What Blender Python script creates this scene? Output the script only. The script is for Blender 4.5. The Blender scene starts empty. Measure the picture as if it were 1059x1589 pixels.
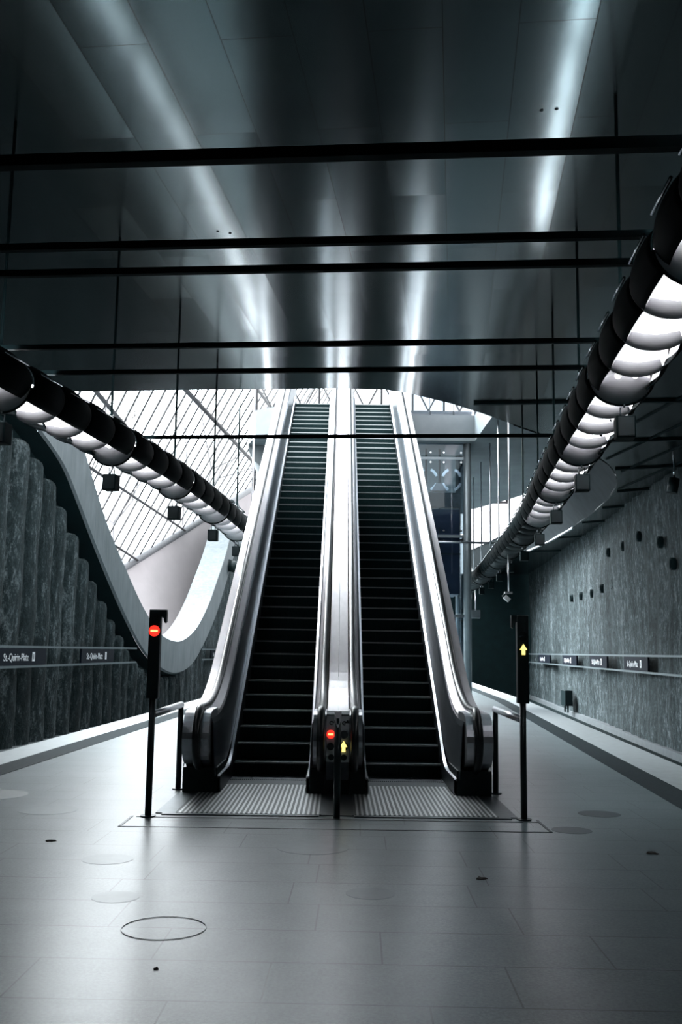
import bpy, bmesh, math, random
from mathutils import Vector, Matrix
random.seed(7)
S = bpy.context.scene
SKY, GLOW = 1.5, 36.0
COL = S.collection
PI = math.pi

# ------------------------------------------------------------------ materials
def nt(name):
    m = bpy.data.materials.new(name); m.use_nodes = True
    t = m.node_tree; b = t.nodes['Principled BSDF']
    return m, t, b

def math_node(t, op, a=None, b=None):
    n = t.nodes.new('ShaderNodeMath'); n.operation = op
    for i, v in enumerate((a, b)):
        if v is None: continue
        if isinstance(v, (int, float)): n.inputs[i].default_value = v
        else: t.links.new(v, n.inputs[i])
    return n.outputs[0]

def mixcol(t, fac, c1, c2, blend='MIX'):
    n = t.nodes.new('ShaderNodeMix'); n.data_type = 'RGBA'; n.blend_type = blend
    for i, v in ((0, fac), (6, c1), (7, c2)):
        if isinstance(v, (int, float)): n.inputs[i].default_value = v
        elif isinstance(v, tuple): n.inputs[i].default_value = (*v, 1)[:4]
        else: t.links.new(v, n.inputs[i])
    return n.outputs[2]

def coords(t, scale=(1, 1, 1), rot=(0, 0, 0), kind='Object'):
    tc = t.nodes.new('ShaderNodeTexCoord'); mp = t.nodes.new('ShaderNodeMapping')
    mp.inputs['Scale'].default_value = scale; mp.inputs['Rotation'].default_value = rot
    t.links.new(tc.outputs[kind], mp.inputs['Vector'])
    return mp.outputs['Vector']

def noise(t, vec, scale, detail=4, rough=.55):
    n = t.nodes.new('ShaderNodeTexNoise')
    n.inputs['Scale'].default_value = scale; n.inputs['Detail'].default_value = detail
    n.inputs['Roughness'].default_value = rough
    t.links.new(vec, n.inputs['Vector'])
    return n.outputs['Fac']

def ramp(t, fac, stops):
    r = t.nodes.new('ShaderNodeValToRGB'); e = r.color_ramp.elements
    e[0].position, e[0].color = stops[0][0], (*stops[0][1], 1)
    e[1].position, e[1].color = stops[-1][0], (*stops[-1][1], 1)
    for p, c in stops[1:-1]:
        q = e.new(p); q.color = (*c, 1)
    t.links.new(fac, r.inputs['Fac'])
    return r.outputs['Color']

def bump(t, b, h, strength, dist):
    n = t.nodes.new('ShaderNodeBump'); n.inputs['Strength'].default_value = strength
    n.inputs['Distance'].default_value = dist
    t.links.new(h, n.inputs['Height']); t.links.new(n.outputs['Normal'], b.inputs['Normal'])

def simple(name, col, rough=.5, metal=0., var=.12, scale=6., stretch=(1, 1, 1), spec=.5):
    m, t, b = nt(name)
    v = coords(t, stretch)
    f = noise(t, v, scale)
    lo = tuple(c * (1 - var) for c in col); hi = tuple(min(1, c * (1 + var)) for c in col)
    t.links.new(ramp(t, f, [(.3, lo), (.7, hi)]), b.inputs['Base Color'])
    b.inputs['Roughness'].default_value = rough; b.inputs['Metallic'].default_value = metal
    b.inputs['Specular IOR Level'].default_value = spec
    return m

def emit(name, col, strength):
    m, t, b = nt(name)
    b.inputs['Base Color'].default_value = (*col, 1)
    b.inputs['Emission Color'].default_value = (*col, 1)
    b.inputs['Emission Strength'].default_value = strength
    return m

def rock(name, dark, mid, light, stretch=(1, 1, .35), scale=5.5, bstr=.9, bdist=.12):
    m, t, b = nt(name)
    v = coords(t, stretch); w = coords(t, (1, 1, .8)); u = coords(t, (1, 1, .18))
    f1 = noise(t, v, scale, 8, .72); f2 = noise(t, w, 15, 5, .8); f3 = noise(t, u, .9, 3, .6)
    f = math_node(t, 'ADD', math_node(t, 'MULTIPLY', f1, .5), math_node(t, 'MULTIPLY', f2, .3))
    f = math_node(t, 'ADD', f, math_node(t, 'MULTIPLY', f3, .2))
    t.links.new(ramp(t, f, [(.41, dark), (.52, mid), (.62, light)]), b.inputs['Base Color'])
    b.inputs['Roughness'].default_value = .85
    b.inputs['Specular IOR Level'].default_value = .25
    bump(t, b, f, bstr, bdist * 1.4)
    return m

M = {}
M['steel'] = simple('brushed_steel', (.72, .73, .77), .3, .92, .05, 30, (1, .1, 1))
M['deck'] = simple('pale_steel_deck', (.88, .85, .88), .38, .45, .04, 14, (1, .15, 1))
M['blackmetal'] = simple('black_metal', (.004, .016, .018), .42, .2, .2, 12)
M['barblack'] = simple('matt_black_bar', (.002, .012, .014), .75, 0, .2, 12, spec=.15)
M['shade'] = simple('lamp_shade_black', (.0012, .0048, .0056), .7, 0, .15, 12, spec=.03)
M['rubber'] = simple('handrail_rubber', (.006, .010, .012), .32, 0, .1, 20)
M['baffle'] = simple('white_lamp_plate', (.84, .83, .85), .4, 0, .03, 9)
M['chrome'] = simple('chrome', (.85, .86, .88), .15, 1, .03, 20)
M['darksteel'] = simple('dark_steel', (.07, .085, .095), .4, .7, .2, 14)
M['step'] = simple('step_metal', (.016, .046, .050), .45, .6, .25, 60, (1, .2, .2))
M['nosing'] = simple('step_edge', (.50, .54, .55), .35, .8, .15, 40)
M['signplate'] = simple('sign_blue_black', (.003, .006, .012), .6, 0, .1, 5, spec=.08)
M['signtext'] = simple('sign_white_print', (.75, .77, .8), .6, 0, .02, 5)
M['white'] = simple('white_plaster', (.50, .45, .46), .8, 0, .04, 1.2)
M['greyconc'] = simple('smooth_grey_concrete', (.22, .25, .265), .7, 0, .14, 1.1)
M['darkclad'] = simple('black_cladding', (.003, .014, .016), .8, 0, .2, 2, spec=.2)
M['pit'] = simple('track_ballast', (.006, .012, .013), .95, 0, .5, 16, spec=.05)
M['ledge'] = simple('pale_ledge', (.09, .105, .112), .7, 0, .2, 4)
M['railsteel'] = simple('rail_steel', (.25, .22, .2), .35, .9, .2, 9)
M['strip'] = simple('dark_guide_strip', (.016, .026, .030), .75, 0, .2, 18, spec=.08)
M['edge'] = simple('pale_edge_slab', (.40, .44, .455), .4, 0, .1, 6)
M['disc'] = simple('dark_disc', (.05, .068, .076), .4, 0, .15, 9)
M['disc2'] = simple('pale_disc', (.155, .195, .21), .32, 0, .12, 9)
M['leaf'] = simple('dry_leaf', (.02, .016, .012), .8, 0, .3, 9)
M['bark'] = simple('pale_bark', (.10, .09, .095), .9, 0, .15, 8)
M['liftblue'] = simple('lift_car_blue_grey', (.055, .075, .13), .4, .3, .1, 3)
M['lens_off'] = simple('unlit_lens', (.02, .03, .032), .25, 0, .1, 8)
M['barpaint'] = simple('grey_bar_paint', (.05, .048, .052), .5, 0, .08, 4)
M['frame_white'] = simple('white_frame_paint', (.30, .30, .315), .5, 0, .05, 4)
M['lamp'] = emit('lit_tube', (.95, .97, 1.), 2.4)
M['lamp_up'] = emit('lit_upper_tube', (.95, .97, 1.), 34.)
M['lamp_dim'] = emit('dim_upper_tube', (.95, .97, 1.), 20.)
M['plate_shaded'] = simple('shaded_lamp_plate', (.05, .062, .066), .5, .2, .1, 9)  # darkened copy of the white lamp plate, shade painted in for far lamps
M['lamp_off'] = simple('unlit_tube', (.3, .33, .34), .3, 0, .05, 6)
M['red'] = emit('red_signal', (1., .035, .02), 1.3)
M['redbar'] = emit('signal_bar', (1., .62, .22), 1.6)
M['yellow'] = emit('yellow_arrow', (1., .80, .22), 1.7)
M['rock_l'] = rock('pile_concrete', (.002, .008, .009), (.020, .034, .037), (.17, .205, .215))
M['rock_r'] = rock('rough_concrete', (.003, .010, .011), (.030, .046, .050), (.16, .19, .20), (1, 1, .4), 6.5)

def make_rim():
    m, t, b = nt('rim_concrete')
    v = coords(t, (1, 1.4, .12)); w = coords(t)
    f = math_node(t, 'ADD', math_node(t, 'MULTIPLY', noise(t, v, 5, 6, .6), .6), math_node(t, 'MULTIPLY', noise(t, w, 1.0, 3), .4))
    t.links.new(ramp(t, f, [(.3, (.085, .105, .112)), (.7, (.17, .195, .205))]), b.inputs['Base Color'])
    b.inputs['Roughness'].default_value = .75
    return m
M['rim'] = make_rim()

def rotated_uv(t, ang):
    v = coords(t, (1, 1, 1), (0, 0, ang))
    sp = t.nodes.new('ShaderNodeSeparateXYZ'); t.links.new(v, sp.inputs[0])
    return sp.outputs[0], sp.outputs[1]

def make_floor():
    m, t, b = nt('granite_slabs')
    x, y = rotated_uv(t, .02)
    L, R = 1.24, .62
    row = math_node(t, 'FLOOR', math_node(t, 'DIVIDE', y, R))
    off = math_node(t, 'MULTIPLY', math_node(t, 'FRACT', math_node(t, 'MULTIPLY', math_node(t, 'SINE', math_node(t, 'MULTIPLY', row, 12.9898)), 43.7)), L)
    xs = math_node(t, 'DIVIDE', math_node(t, 'ADD', x, off), L)
    fx = math_node(t, 'FRACT', xs); fy = math_node(t, 'FRACT', math_node(t, 'DIVIDE', y, R))
    jx = math_node(t, 'LESS_THAN', fx, .008); jy = math_node(t, 'LESS_THAN', fy, .02)
    j = math_node(t, 'MAXIMUM', jx, jy)
    cell = math_node(t, 'ADD', math_node(t, 'MULTIPLY', math_node(t, 'FLOOR', xs), 7.13), math_node(t, 'MULTIPLY', row, 3.71))
    rnd = math_node(t, 'FRACT', math_node(t, 'MULTIPLY', math_node(t, 'SINE', cell), 917.3))
    v = coords(t)
    sp = noise(t, v, 48, 4, .8); bl = noise(t, v, 1.3, 5, .6); md = noise(t, v, 9, 4, .6)
    f = math_node(t, 'ADD', math_node(t, 'MULTIPLY', sp, .6), math_node(t, 'MULTIPLY', bl, .25))
    f = math_node(t, 'ADD', f, math_node(t, 'MULTIPLY', md, .15))
    c = ramp(t, f, [(.40, (.085, .122, .135)), (.60, (.225, .275, .29))])
    c = mixcol(t, math_node(t, 'MULTIPLY', rnd, .22), c, (.14, .17, .18))
    c = mixcol(t, math_node(t, 'MULTIPLY', j, .75), c, (.012, .018, .02))
    t.links.new(c, b.inputs['Base Color'])
    r = math_node(t, 'ADD', .27, math_node(t, 'MULTIPLY', md, .05))
    t.links.new(r, b.inputs['Roughness'])
    b.inputs['Specular IOR Level'].default_value = .65
    h = math_node(t, 'SUBTRACT', math_node(t, 'MULTIPLY', sp, .03), j)
    bump(t, b, h, .2, .003)
    return m
M['floor'] = make_floor()

def make_ceiling():
    m, t, b = nt('metal_ceiling_panels')
    x, y = rotated_uv(t, .115)
    W, Lp = .634, 3.1
    ux = math_node(t, 'DIVIDE', math_node(t, 'ADD', x, .10), W)
    col = math_node(t, 'FLOOR', ux)
    uy = math_node(t, 'ADD', math_node(t, 'DIVIDE', y, Lp), math_node(t, 'MULTIPLY', col, .5))
    fx = math_node(t, 'FRACT', ux); fy = math_node(t, 'FRACT', uy)
    j = math_node(t, 'MAXIMUM', math_node(t, 'LESS_THAN', fx, .014), math_node(t, 'LESS_THAN', fy, .003))
    cmb = t.nodes.new('ShaderNodeCombineXYZ'); t.links.new(col, cmb.inputs[0]); t.links.new(math_node(t, 'FLOOR', uy), cmb.inputs[1])
    wn = t.nodes.new('ShaderNodeTexWhiteNoise'); t.links.new(cmb.outputs[0], wn.inputs['Vector'])
    # every sheet hangs a touch out of true and is slightly wavy
    geo = t.nodes.new('ShaderNodeNewGeometry')
    sub = t.nodes.new('ShaderNodeVectorMath'); sub.operation = 'SUBTRACT'
    t.links.new(wn.outputs['Color'], sub.inputs[0]); sub.inputs[1].default_value = (.5, .5, .5)
    sc = t.nodes.new('ShaderNodeVectorMath'); sc.operation = 'MULTIPLY'
    t.links.new(sub.outputs[0], sc.inputs[0]); sc.inputs[1].default_value = (.030, .016, 0)
    ad = t.nodes.new('ShaderNodeVectorMath'); ad.operation = 'ADD'
    t.links.new(geo.outputs['Normal'], ad.inputs[0]); t.links.new(sc.outputs[0], ad.inputs[1])
    nm = t.nodes.new('ShaderNodeVectorMath'); nm.operation = 'NORMALIZE'; t.links.new(ad.outputs[0], nm.inputs[0])
    bp = t.nodes.new('ShaderNodeBump'); bp.inputs['Strength'].default_value = .05; bp.inputs['Distance'].default_value = .02
    t.links.new(noise(t, coords(t, (1.6, .6, 1)), 1.4, 3), bp.inputs['Height'])
    t.links.new(nm.outputs[0], bp.inputs['Normal']); t.links.new(bp.outputs['Normal'], b.inputs['Normal'])
    c = mixcol(t, wn.outputs['Value'], (.032, .054, .060), (.044, .068, .074))
    c = mixcol(t, j, c, (.004, .006, .007))
    t.links.new(c, b.inputs['Base Color'])
    b.inputs['Metallic'].default_value = .85
    b.inputs['Roughness'].default_value = .17
    return m
M['ceiling'] = make_ceiling()

def make_panel():
    m, t, b = nt('balustrade_steel_tiles')
    tc = t.nodes.new('ShaderNodeTexCoord'); sp = t.nodes.new('ShaderNodeSeparateXYZ')
    t.links.new(tc.outputs['Object'], sp.inputs[0])
    j = math_node(t, 'LESS_THAN', math_node(t, 'FRACT', math_node(t, 'DIVIDE', sp.outputs[1], .46)), .03)
    c = mixcol(t, j, (.085, .105, .125), (.20, .235, .26))
    t.links.new(c, b.inputs['Base Color'])
    b.inputs['Roughness'].default_value = .3; b.inputs['Metallic'].default_value = .7
    return m
M['panel'] = make_panel()

def make_ribbed():
    m, t, b = nt('ribbed_landing_metal')
    tc = t.nodes.new('ShaderNodeTexCoord'); sp = t.nodes.new('ShaderNodeSeparateXYZ')
    t.links.new(tc.outputs['Object'], sp.inputs[0])
    f = math_node(t, 'FRACT', math_node(t, 'DIVIDE', sp.outputs[0], .050))
    s = math_node(t, 'LESS_THAN', f, .48)
    n = noise(t, coords(t), 5, 5)
    c = mixcol(t, s, (.06, .07, .075), (.85, .87, .88))
    c = mixcol(t, math_node(t, 'MULTIPLY', n, .35), c, (.1, .12, .13))
    t.links.new(c, b.inputs['Base Color'])
    b.inputs['Roughness'].default_value = .36; b.inputs['Metallic'].default_value = .55
    bump(t, b, s, .35, .004)
    return m
M['ribbed'] = make_ribbed()

def make_glass(name, tr, gloss_rough=.03, white=0.):
    m = bpy.data.materials.new(name); m.use_nodes = True; t = m.node_tree
    t.nodes.remove(t.nodes['Principled BSDF']); out = t.nodes['Material Output']
    a = t.nodes.new('ShaderNodeBsdfTransparent'); a.inputs[0].default_value = tr
    g = t.nodes.new('ShaderNodeBsdfGlossy'); g.inputs['Roughness'].default_value = gloss_rough
    lw = t.nodes.new('ShaderNodeLayerWeight'); lw.inputs['Blend'].default_value = .5
    fr = math_node(t, 'ADD', .04, math_node(t, 'MULTIPLY', math_node(t, 'POWER', lw.outputs['Facing'], 5.0), .6))
    mx = t.nodes.new('ShaderNodeMixShader')
    t.links.new(fr, mx.inputs[0]); t.links.new(a.outputs[0], mx.inputs[1]); t.links.new(g.outputs[0], mx.inputs[2])
    last = mx.outputs[0]
    if white:
        d = t.nodes.new('ShaderNodeBsdfTranslucent'); d.inputs[0].default_value = (.9, .9, .92, 1)
        m2 = t.nodes.new('ShaderNodeMixShader'); m2.inputs[0].default_value = white
        t.links.new(last, m2.inputs[1]); t.links.new(d.outputs[0], m2.inputs[2]); last = m2.outputs[0]
    t.links.new(last, out.inputs['Surface'])
    return m
M['glass'] = make_glass('lift_glass', (.72, .78, .82, 1))
M['roofglass'] = make_glass('roof_glass', (.95, .95, .96, 1), .05, .02)

# ------------------------------------------------------------------ mesh helpers
class MB:
    def __init__(s): s.bm = bmesh.new()
    def quad(s, a, b, c, d):
        return s.bm.faces.new([s.bm.verts.new(p) for p in (a, b, c, d)])
    def poly(s, pts):
        return s.bm.faces.new([s.bm.verts.new(p) for p in pts])
    def box(s, lo, hi, mtx=None, bev=0.):
        (x0, y0, z0), (x1, y1, z1) = lo, hi
        c = [(x0, y0, z0), (x1, y0, z0), (x1, y1, z0), (x0, y1, z0), (x0, y0, z1), (x1, y0, z1), (x1, y1, z1), (x0, y1, z1)]
        v = [s.bm.verts.new(mtx @ Vector(p) if mtx else p) for p in c]
        fs = [s.bm.faces.new([v[i] for i in q]) for q in ((3, 2, 1, 0), (4, 5, 6, 7), (0, 1, 5, 4), (1, 2, 6, 5), (2, 3, 7, 6), (3, 0, 4, 7))]
        if bev:
            es = list({e for f in fs for e in f.edges})
            bmesh.ops.bevel(s.bm, geom=es, offset=bev, segments=2, affect='EDGES', profile=.5)
        return s
    def prism(s, pts, ax, d0, d1):
        # pts: 2D outline in the plane of the other two axes; extruded along ax from d0 to d1
        def P(u, v, d): return ((d, u, v), (u, d, v), (u, v, d))[ax]
        a = [s.bm.verts.new(P(u, v, d0)) for u, v in pts]; b = [s.bm.verts.new(P(u, v, d1)) for u, v in pts]
        n = len(pts)
        s.bm.faces.new(a[::-1]); s.bm.faces.new(b)
        for i in range(n): s.bm.faces.new((a[i], a[(i + 1) % n], b[(i + 1) % n], b[i]))
        return s
    def tube(s, pts, r, n=10, cap=True, r1=None):
        pts = [Vector(p) for p in pts]; rings = []
        up = Vector((0, 0, 1)); last = None
        for i, p in enumerate(pts):
            d = (pts[min(i + 1, len(pts) - 1)] - pts[max(i - 1, 0)]).normalized()
            a = last if last else (up if abs(d.z) < .95 else Vector((1, 0, 0)))
            u = (a - d * a.dot(d)).normalized(); last = u; w = d.cross(u)
            rr = r if r1 is None else r + (r1 - r) * i / (len(pts) - 1)
            rings.append([s.bm.verts.new(p + (u * math.cos(2 * PI * k / n) + w * math.sin(2 * PI * k / n)) * rr) for k in range(n)])
        for A, B in zip(rings, rings[1:]):
            for k in range(n):
                f = s.bm.faces.new((A[k], A[(k + 1) % n], B[(k + 1) % n], B[k])); f.smooth = True
        if cap: s.bm.faces.new(rings[0][::-1]); s.bm.faces.new(rings[-1])
        return s
    def grid(s, rows, smooth=True, close=False):
        R = [[s.bm.verts.new(p) for p in r] for r in rows]
        for A, B in zip(R, R[1:]):
            m = len(A)
            for k in range(m if close else m - 1):
                f = s.bm.faces.new((A[k], A[(k + 1) % m], B[(k + 1) % m], B[k])); f.smooth = smooth
        return R
    def disc(s, c, r, n=28, axis='z', thick=.01, sx=1.):
        c = Vector(c)
        pts = [(math.cos(2 * PI * k / n) * r * sx, math.sin(2 * PI * k / n) * r) for k in range(n)]
        if axis == 'z':
            s.prism([(c.x + u, c.y + v) for u, v in pts], 2, c.z, c.z + thick)
        elif axis == 'y':
            s.prism([(c.x + u, c.z + v) for u, v in pts], 1, c.y, c.y + thick)
        else:
            s.prism([(c.y + u, c.z + v) for u, v in pts], 0, c.x, c.x + thick)
        return s
    def build(s, name, mat, parent=None, solid=0.):
        bmesh.ops.recalc_face_normals(s.bm, faces=s.bm.faces)
        me = bpy.data.meshes.new(name); s.bm.to_mesh(me); s.bm.free()
        me.materials.append(M[mat] if isinstance(mat, str) else mat)
        o = bpy.data.objects.new(name, me); COL.objects.link(o)
        if parent: o.parent = parent
        if solid:
            md = o.modifiers.new('thickness', 'SOLIDIFY'); md.thickness = solid; md.offset = 0
        return o

def tag(o, label=None, cat=None, group=None, kind=None):
    if label: o['label'] = label
    if cat: o['category'] = cat
    if group: o['group'] = group
    if kind: o['kind'] = kind
    return o
def empty(name, loc, label, cat, group=None, rz=0):
    o = bpy.data.objects.new(name, None); COL.objects.link(o)
    o.location = loc; o.rotation_euler = (0, 0, rz); o.empty_display_size = .2
    return tag(o, label, cat, group)
def struct(o): o['kind'] = 'structure'; return o
def copy_tree(o, parent=None):
    c = o.copy(); COL.objects.link(c)
    if parent: c.parent = parent
    for ch in list(o.children): copy_tree(ch, c)
    return c
ORD = ['first', 'second', 'third', 'fourth', 'fifth', 'sixth', 'seventh', 'eighth', 'ninth', 'tenth', 'eleventh', 'twelfth', 'thirteenth']

def lerp_tab(tab, x):
    if x <= tab[0][0]: return tab[0][1]
    for (a, u), (b, v) in zip(tab, tab[1:]):
        if x <= b: return u + (v - u) * (x - a) / (b - a)
    return tab[-1][1]

# ------------------------------------------------------------------ hall layout (metres; camera stands at the origin)
XL = lambda y: -8.6 + .06 * (y - 25)            # face of the left wall
XR = lambda y: 9.3 + .08 * (y - 26)             # face of the right wall
EL = [(-12, -6.32), (15.94, -5.28), (30.7, -4.73), (66, -3.6)]     # left platform edge
ER = [(-12, 3.2), (15.34, 5.18), (35.6, 6.68), (57, 7.54), (66, 7.9)]   # right platform edge
ZC = 6.85
YB = 66.0

# floor ------------------------------------------------------------
b = MB()
ys = [-12, 0, 8, 15.5, 22, 30, 36, 46, 57, 66]
top = [[(lerp_tab(EL, y), y, 0) for y in ys], [(lerp_tab(ER, y), y, 0) for y in ys]]
b.grid([top[0], top[1]], False)
b.grid([[(x, y, -1.2) for x, y, z in top[0]], top[0]], False)
b.grid([top[1], [(x, y, -1.2) for x, y, z in top[1]]], False)
struct(b.build('floor', 'floor'))
def strip(tab, d0, d1, name, mat, z):
    q = MB()
    rows = [[(lerp_tab(tab, y) + d0, y, z) for y in ys], [(lerp_tab(tab, y) + d1, y, z) for y in ys]]
    q.grid(rows, False)
    struct(q.build(name, mat, solid=.004))
strip(EL, .0, .62, 'trim_1', 'edge', .003)
strip(EL, .62, 1.05, 'trim_2', 'strip', .004)
strip(ER, -.72, 0, 'trim_3', 'edge', .003)
strip(ER, -1.13, -.72, 'trim_4', 'strip', .004)
# track beds, ledges and rails
b = MB(); b.quad((-14, -12, -1.2), (-3, -12, -1.2), (-3, YB, -1.2), (-14, YB, -1.2)); struct(b.build('track_bed', 'pit'))
b = MB(); b.quad((2, -12, -1.2), (17, -12, -1.2), (17, YB, -1.2), (2, YB, -1.2)); struct(b.build('track_bed', 'pit'))
for X, s, E in ((XL, 1, EL), (XR, -1, ER)):
    b = MB()
    b.grid([[(X(y) - s * .5, y, -.98) for y in ys], [(X(y) + s * .16, y, -.98) for y in ys], [(X(y) + s * .16, y, -1.2) for y in ys]], False)
    struct(b.build('wall_ledge', 'ledge'))
    for k, d in enumerate((.72, 2.15)):
        b = MB()
        prof = [(-.07, 0), (.07, 0), (.07, .02), (.015, .04), (.015, .12), (.04, .13), (.04, .17), (-.04, .17), (-.04, .13), (-.015, .12), (-.015, .04), (-.07, .02)]
        rows = [[(lerp_tab(E, y) - s * d + u, y, -1.2 + v) for u, v in prof] for y in ys]
        b.grid(rows, False, True)
        side = 'left' if s == 1 else 'right'
        tag(b.build('running_rail', 'railsteel'), 'steel running rail in the %s track pit, %s the platform edge' % (side, 'nearer' if k == 0 else 'farther from'), 'rail', 'track rails')

# ---------------------------------------------------------------- left wall with bored piles and the dipping concrete rim
RO = [(23.0, 8.3), (24.48, 7.95), (25.76, 7.72), (27.23, 7.41), (28.9, 6.9), (30.51, 5.98), (32.31, 4.87), (34.29, 3.74), (36.49, 2.59), (38.92, 1.54),
      (41.59, .86), (44.57, .53), (47.89, .83), (50.81, 1.85), (54.05, 3.45), (56.67, 5.25), (59.17, 7.1), (62, 9.4)]
RI = [(28.2, 10.3), (29.3, 8.95), (30.67, 7.74), (32.01, 6.73), (33.6, 5.66), (36.2, 4.33), (38.63, 3.2), (41.36, 2.3), (43.96, 1.98), (46.27, 2.08),
      (49.07, 2.72), (51.79, 3.95), (54.06, 5.4), (56.36, 7.0), (58.4, 8.8), (60.2, 10.6)]
def resample(pts, n):
    d = [0]
    for p, q in zip(pts, pts[1:]): d.append(d[-1] + math.dist(p, q))
    out = []
    for k in range(n):
        s = d[-1] * k / (n - 1)
        i = max(j for j in range(len(d) - 1) if d[j] <= s + 1e-9)
        f = (s - d[i]) / (d[i + 1] - d[i])
        # Catmull-Rom for a smooth curve
        p0, p1, p2, p3 = pts[max(i - 1, 0)], pts[i], pts[i + 1], pts[min(i + 2, len(pts) - 1)]
        out.append(tuple(.5 * ((2 * p1[c]) + (-p0[c] + p2[c]) * f + (2 * p0[c] - 5 * p1[c] + 4 * p2[c] - p3[c]) * f * f + (-p0[c] + 3 * p1[c] - 3 * p2[c] + p3[c]) * f ** 3) for c in (0, 1)))
    return out
N = 90
ro, ri = resample(RO, N), resample(RI, N)
b = MB()
F = lambda p, d: (XL(p[0]) + d, p[0], p[1])
b.grid([[F(p, .12) for p in ro], [F(p, .2) for p in [((a[0] * .96 + c[0] * .04), (a[1] * .96 + c[1] * .04)) for a, c in zip(ro, ri)]],
        [F(p, .2) for p in ri], [F(p, -1.1) for p in ri]], True)
o = struct(b.build('concrete_rim', 'rim')); o.data.polygons.foreach_set('use_smooth', [False] * len(o.data.polygons))
b = MB(); b.grid([[F(p, -1.1) for p in ro], [F(p, .115) for p in ro]], True); struct(b.build('rim_shaded_reveal', 'darkclad'))  # outer reveal in black: shadow of the gap put into its colour
def rim_out(y):
    return lerp_tab(RO, y)
# piles
b = MB()
y = -11.0; P = 1.12; k = 0
while y < YB - P:
    yc = y + P / 2
    if 24.0 < yc < 46: topz = max(.25, rim_out(yc + .35) - .5)
    elif 46 <= yc < 60: topz = max(.25, min(rim_out(yc - P / 2), rim_out(yc + P / 2)) - .0)
    else: topz = 8.4 if yc < 40 else 10.5
    random.seed(k); jx = random.uniform(-.06, .06); jr = random.uniform(-.03, .05)
    rows = []
    nz = 14
    zs = [-1.2 + (topz + 1.2) * i / nz for i in range(nz + 1)] + [topz + .12, topz + .2, topz + .22]
    for iz, z in enumerate(zs):
        shrink = 1. if iz <= nz else (.93, .7, .3)[iz - nz - 1]
        row = []
        for a in range(13):
            t = -PI / 2 + PI * a / 12
            rr = (P * .5 + jr + .025 * math.sin(z * 1.7 + k * 2.1 + a * .9))
            row.append((XL(yc) - .42 + jx + shrink * .42 * math.cos(t) * (1 + .05 * math.sin(2 * z + k)), yc + shrink * rr * math.sin(t), z))
        rows.append(row)
    b.grid(rows, True)
    y += P; k += 1
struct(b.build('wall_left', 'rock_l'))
# dark backing behind the piles up to the rim
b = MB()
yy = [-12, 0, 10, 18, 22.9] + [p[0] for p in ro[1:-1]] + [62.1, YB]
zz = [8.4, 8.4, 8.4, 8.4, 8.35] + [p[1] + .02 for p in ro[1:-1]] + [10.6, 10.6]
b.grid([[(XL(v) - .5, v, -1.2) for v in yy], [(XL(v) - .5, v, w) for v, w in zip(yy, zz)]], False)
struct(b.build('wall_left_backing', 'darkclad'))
# right end of the wall beside the rim, flush and pale with daylight: plain rough face outside the rim
b = MB()
pts = [p for p in ro if p[0] > 46.5]
rows = [[], []]
for p in pts:
    rows[0].append((XL(p[0]) + .0, p[0], -1.2)); rows[1].append((XL(p[0]) + .0, p[0], p[1]))
rows[0] += [(XL(YB), YB, -1.2)]; rows[1] += [(XL(YB), YB, 10.6)]
b.grid(rows, False)
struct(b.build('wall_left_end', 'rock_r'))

# ---------------------------------------------------------------- right wall
b = MB()
rows = []
random.seed(3)
ycs = [-12 + .7 * i for i in range(112)]
for z in [-1.2, -.6, 0, .6, 1.2, 1.8, 2.6, 3.4, 4.2, 5, 5.8, 6.4, 7.2]:
    rows.append([(XR(v) + .05 * math.cos(2 * PI * v / 1.4) + random.uniform(-.035, .035) + .06 * math.sin(v * .37 + z * .8), v, z) for v in ycs])
b.grid(rows, True)
wr = struct(b.build('wall_right', 'rock_r'))
for i, (hy, hz) in enumerate([(47.0, 4.28), (44.2, 4.22), (41.4, 4.17), (39.1, 4.23), (36.9, 4.24), (34.8, 5.44), (32.3, 5.5), (28.1, 4.23), (29.5, 5.0), (37.6, 5.5)]):
    q = MB()
    R1 = [(XR(hy) - .12, hy + .13 * math.cos(a * PI / 8), hz + .18 * math.sin(a * PI / 8)) for a in range(16)]
    R2 = [(XR(hy) - .09, hy + .09 * math.cos(a * PI / 8), hz + .13 * math.sin(a * PI / 8)) for a in range(16)]
    R3 = [(XR(hy) + .0, hy + .08 * math.cos(a * PI / 8), hz + .11 * math.sin(a * PI / 8)) for a in range(16)]
    q.grid([[(XR(hy) + .02, p[1], p[2]) for p in R1], R1, R2, R3], True, True); q.poly(R3)
    q.build('anchor_recess', 'barblack', wr)
# back walls
b = MB(); b.box((-16, YB, -1.2), (18, YB + .4, ZC)); struct(b.build('wall_back', 'darkclad'))
b = MB(); b.box((-16, -12.4, -1.2), (14, -12, ZC + .3)); struct(b.build('wall_front', 'darkclad'))

# ---------------------------------------------------------------- ceiling with the big oval opening
HOLE = [(-13.5, 20.6), (-9, 20.2), (-5.53, 19.94), (-3.0, 19.65), (-.03, 19.36), (.88, 19.42), (1.42, 19.74), (2.28, 20.45), (3.09, 21.32), (3.98, 22.4), (5.0, 23.6), (5.83, 24.6),
        (6.64, 25.75), (7.4, 27.1), (8.0, 28.6), (8.5, 30.3), (9.0, 33.2), (9.35, 37), (9.55, 41), (9.64, 46.1), (9.4, 53), (9.0, 58.5), (8.47, 63.1)]
OV = HOLE[2:]
b = MB()
outer = [(18, YB + .4), (18, -12), (-13.5, -12)]
def ceil_z(h): return [(x, y, ZC + h) for x, y in HOLE + [(8.2, YB + .4)] + outer]
for h in (0, .25):
    v = [b.bm.verts.new(p) for p in ceil_z(h)]
    e = [b.bm.edges.new((v[i], v[(i + 1) % len(v)])) for i in range(len(v))]
    bmesh.ops.triangle_fill(b.bm, edges=e, use_beauty=True)
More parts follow.
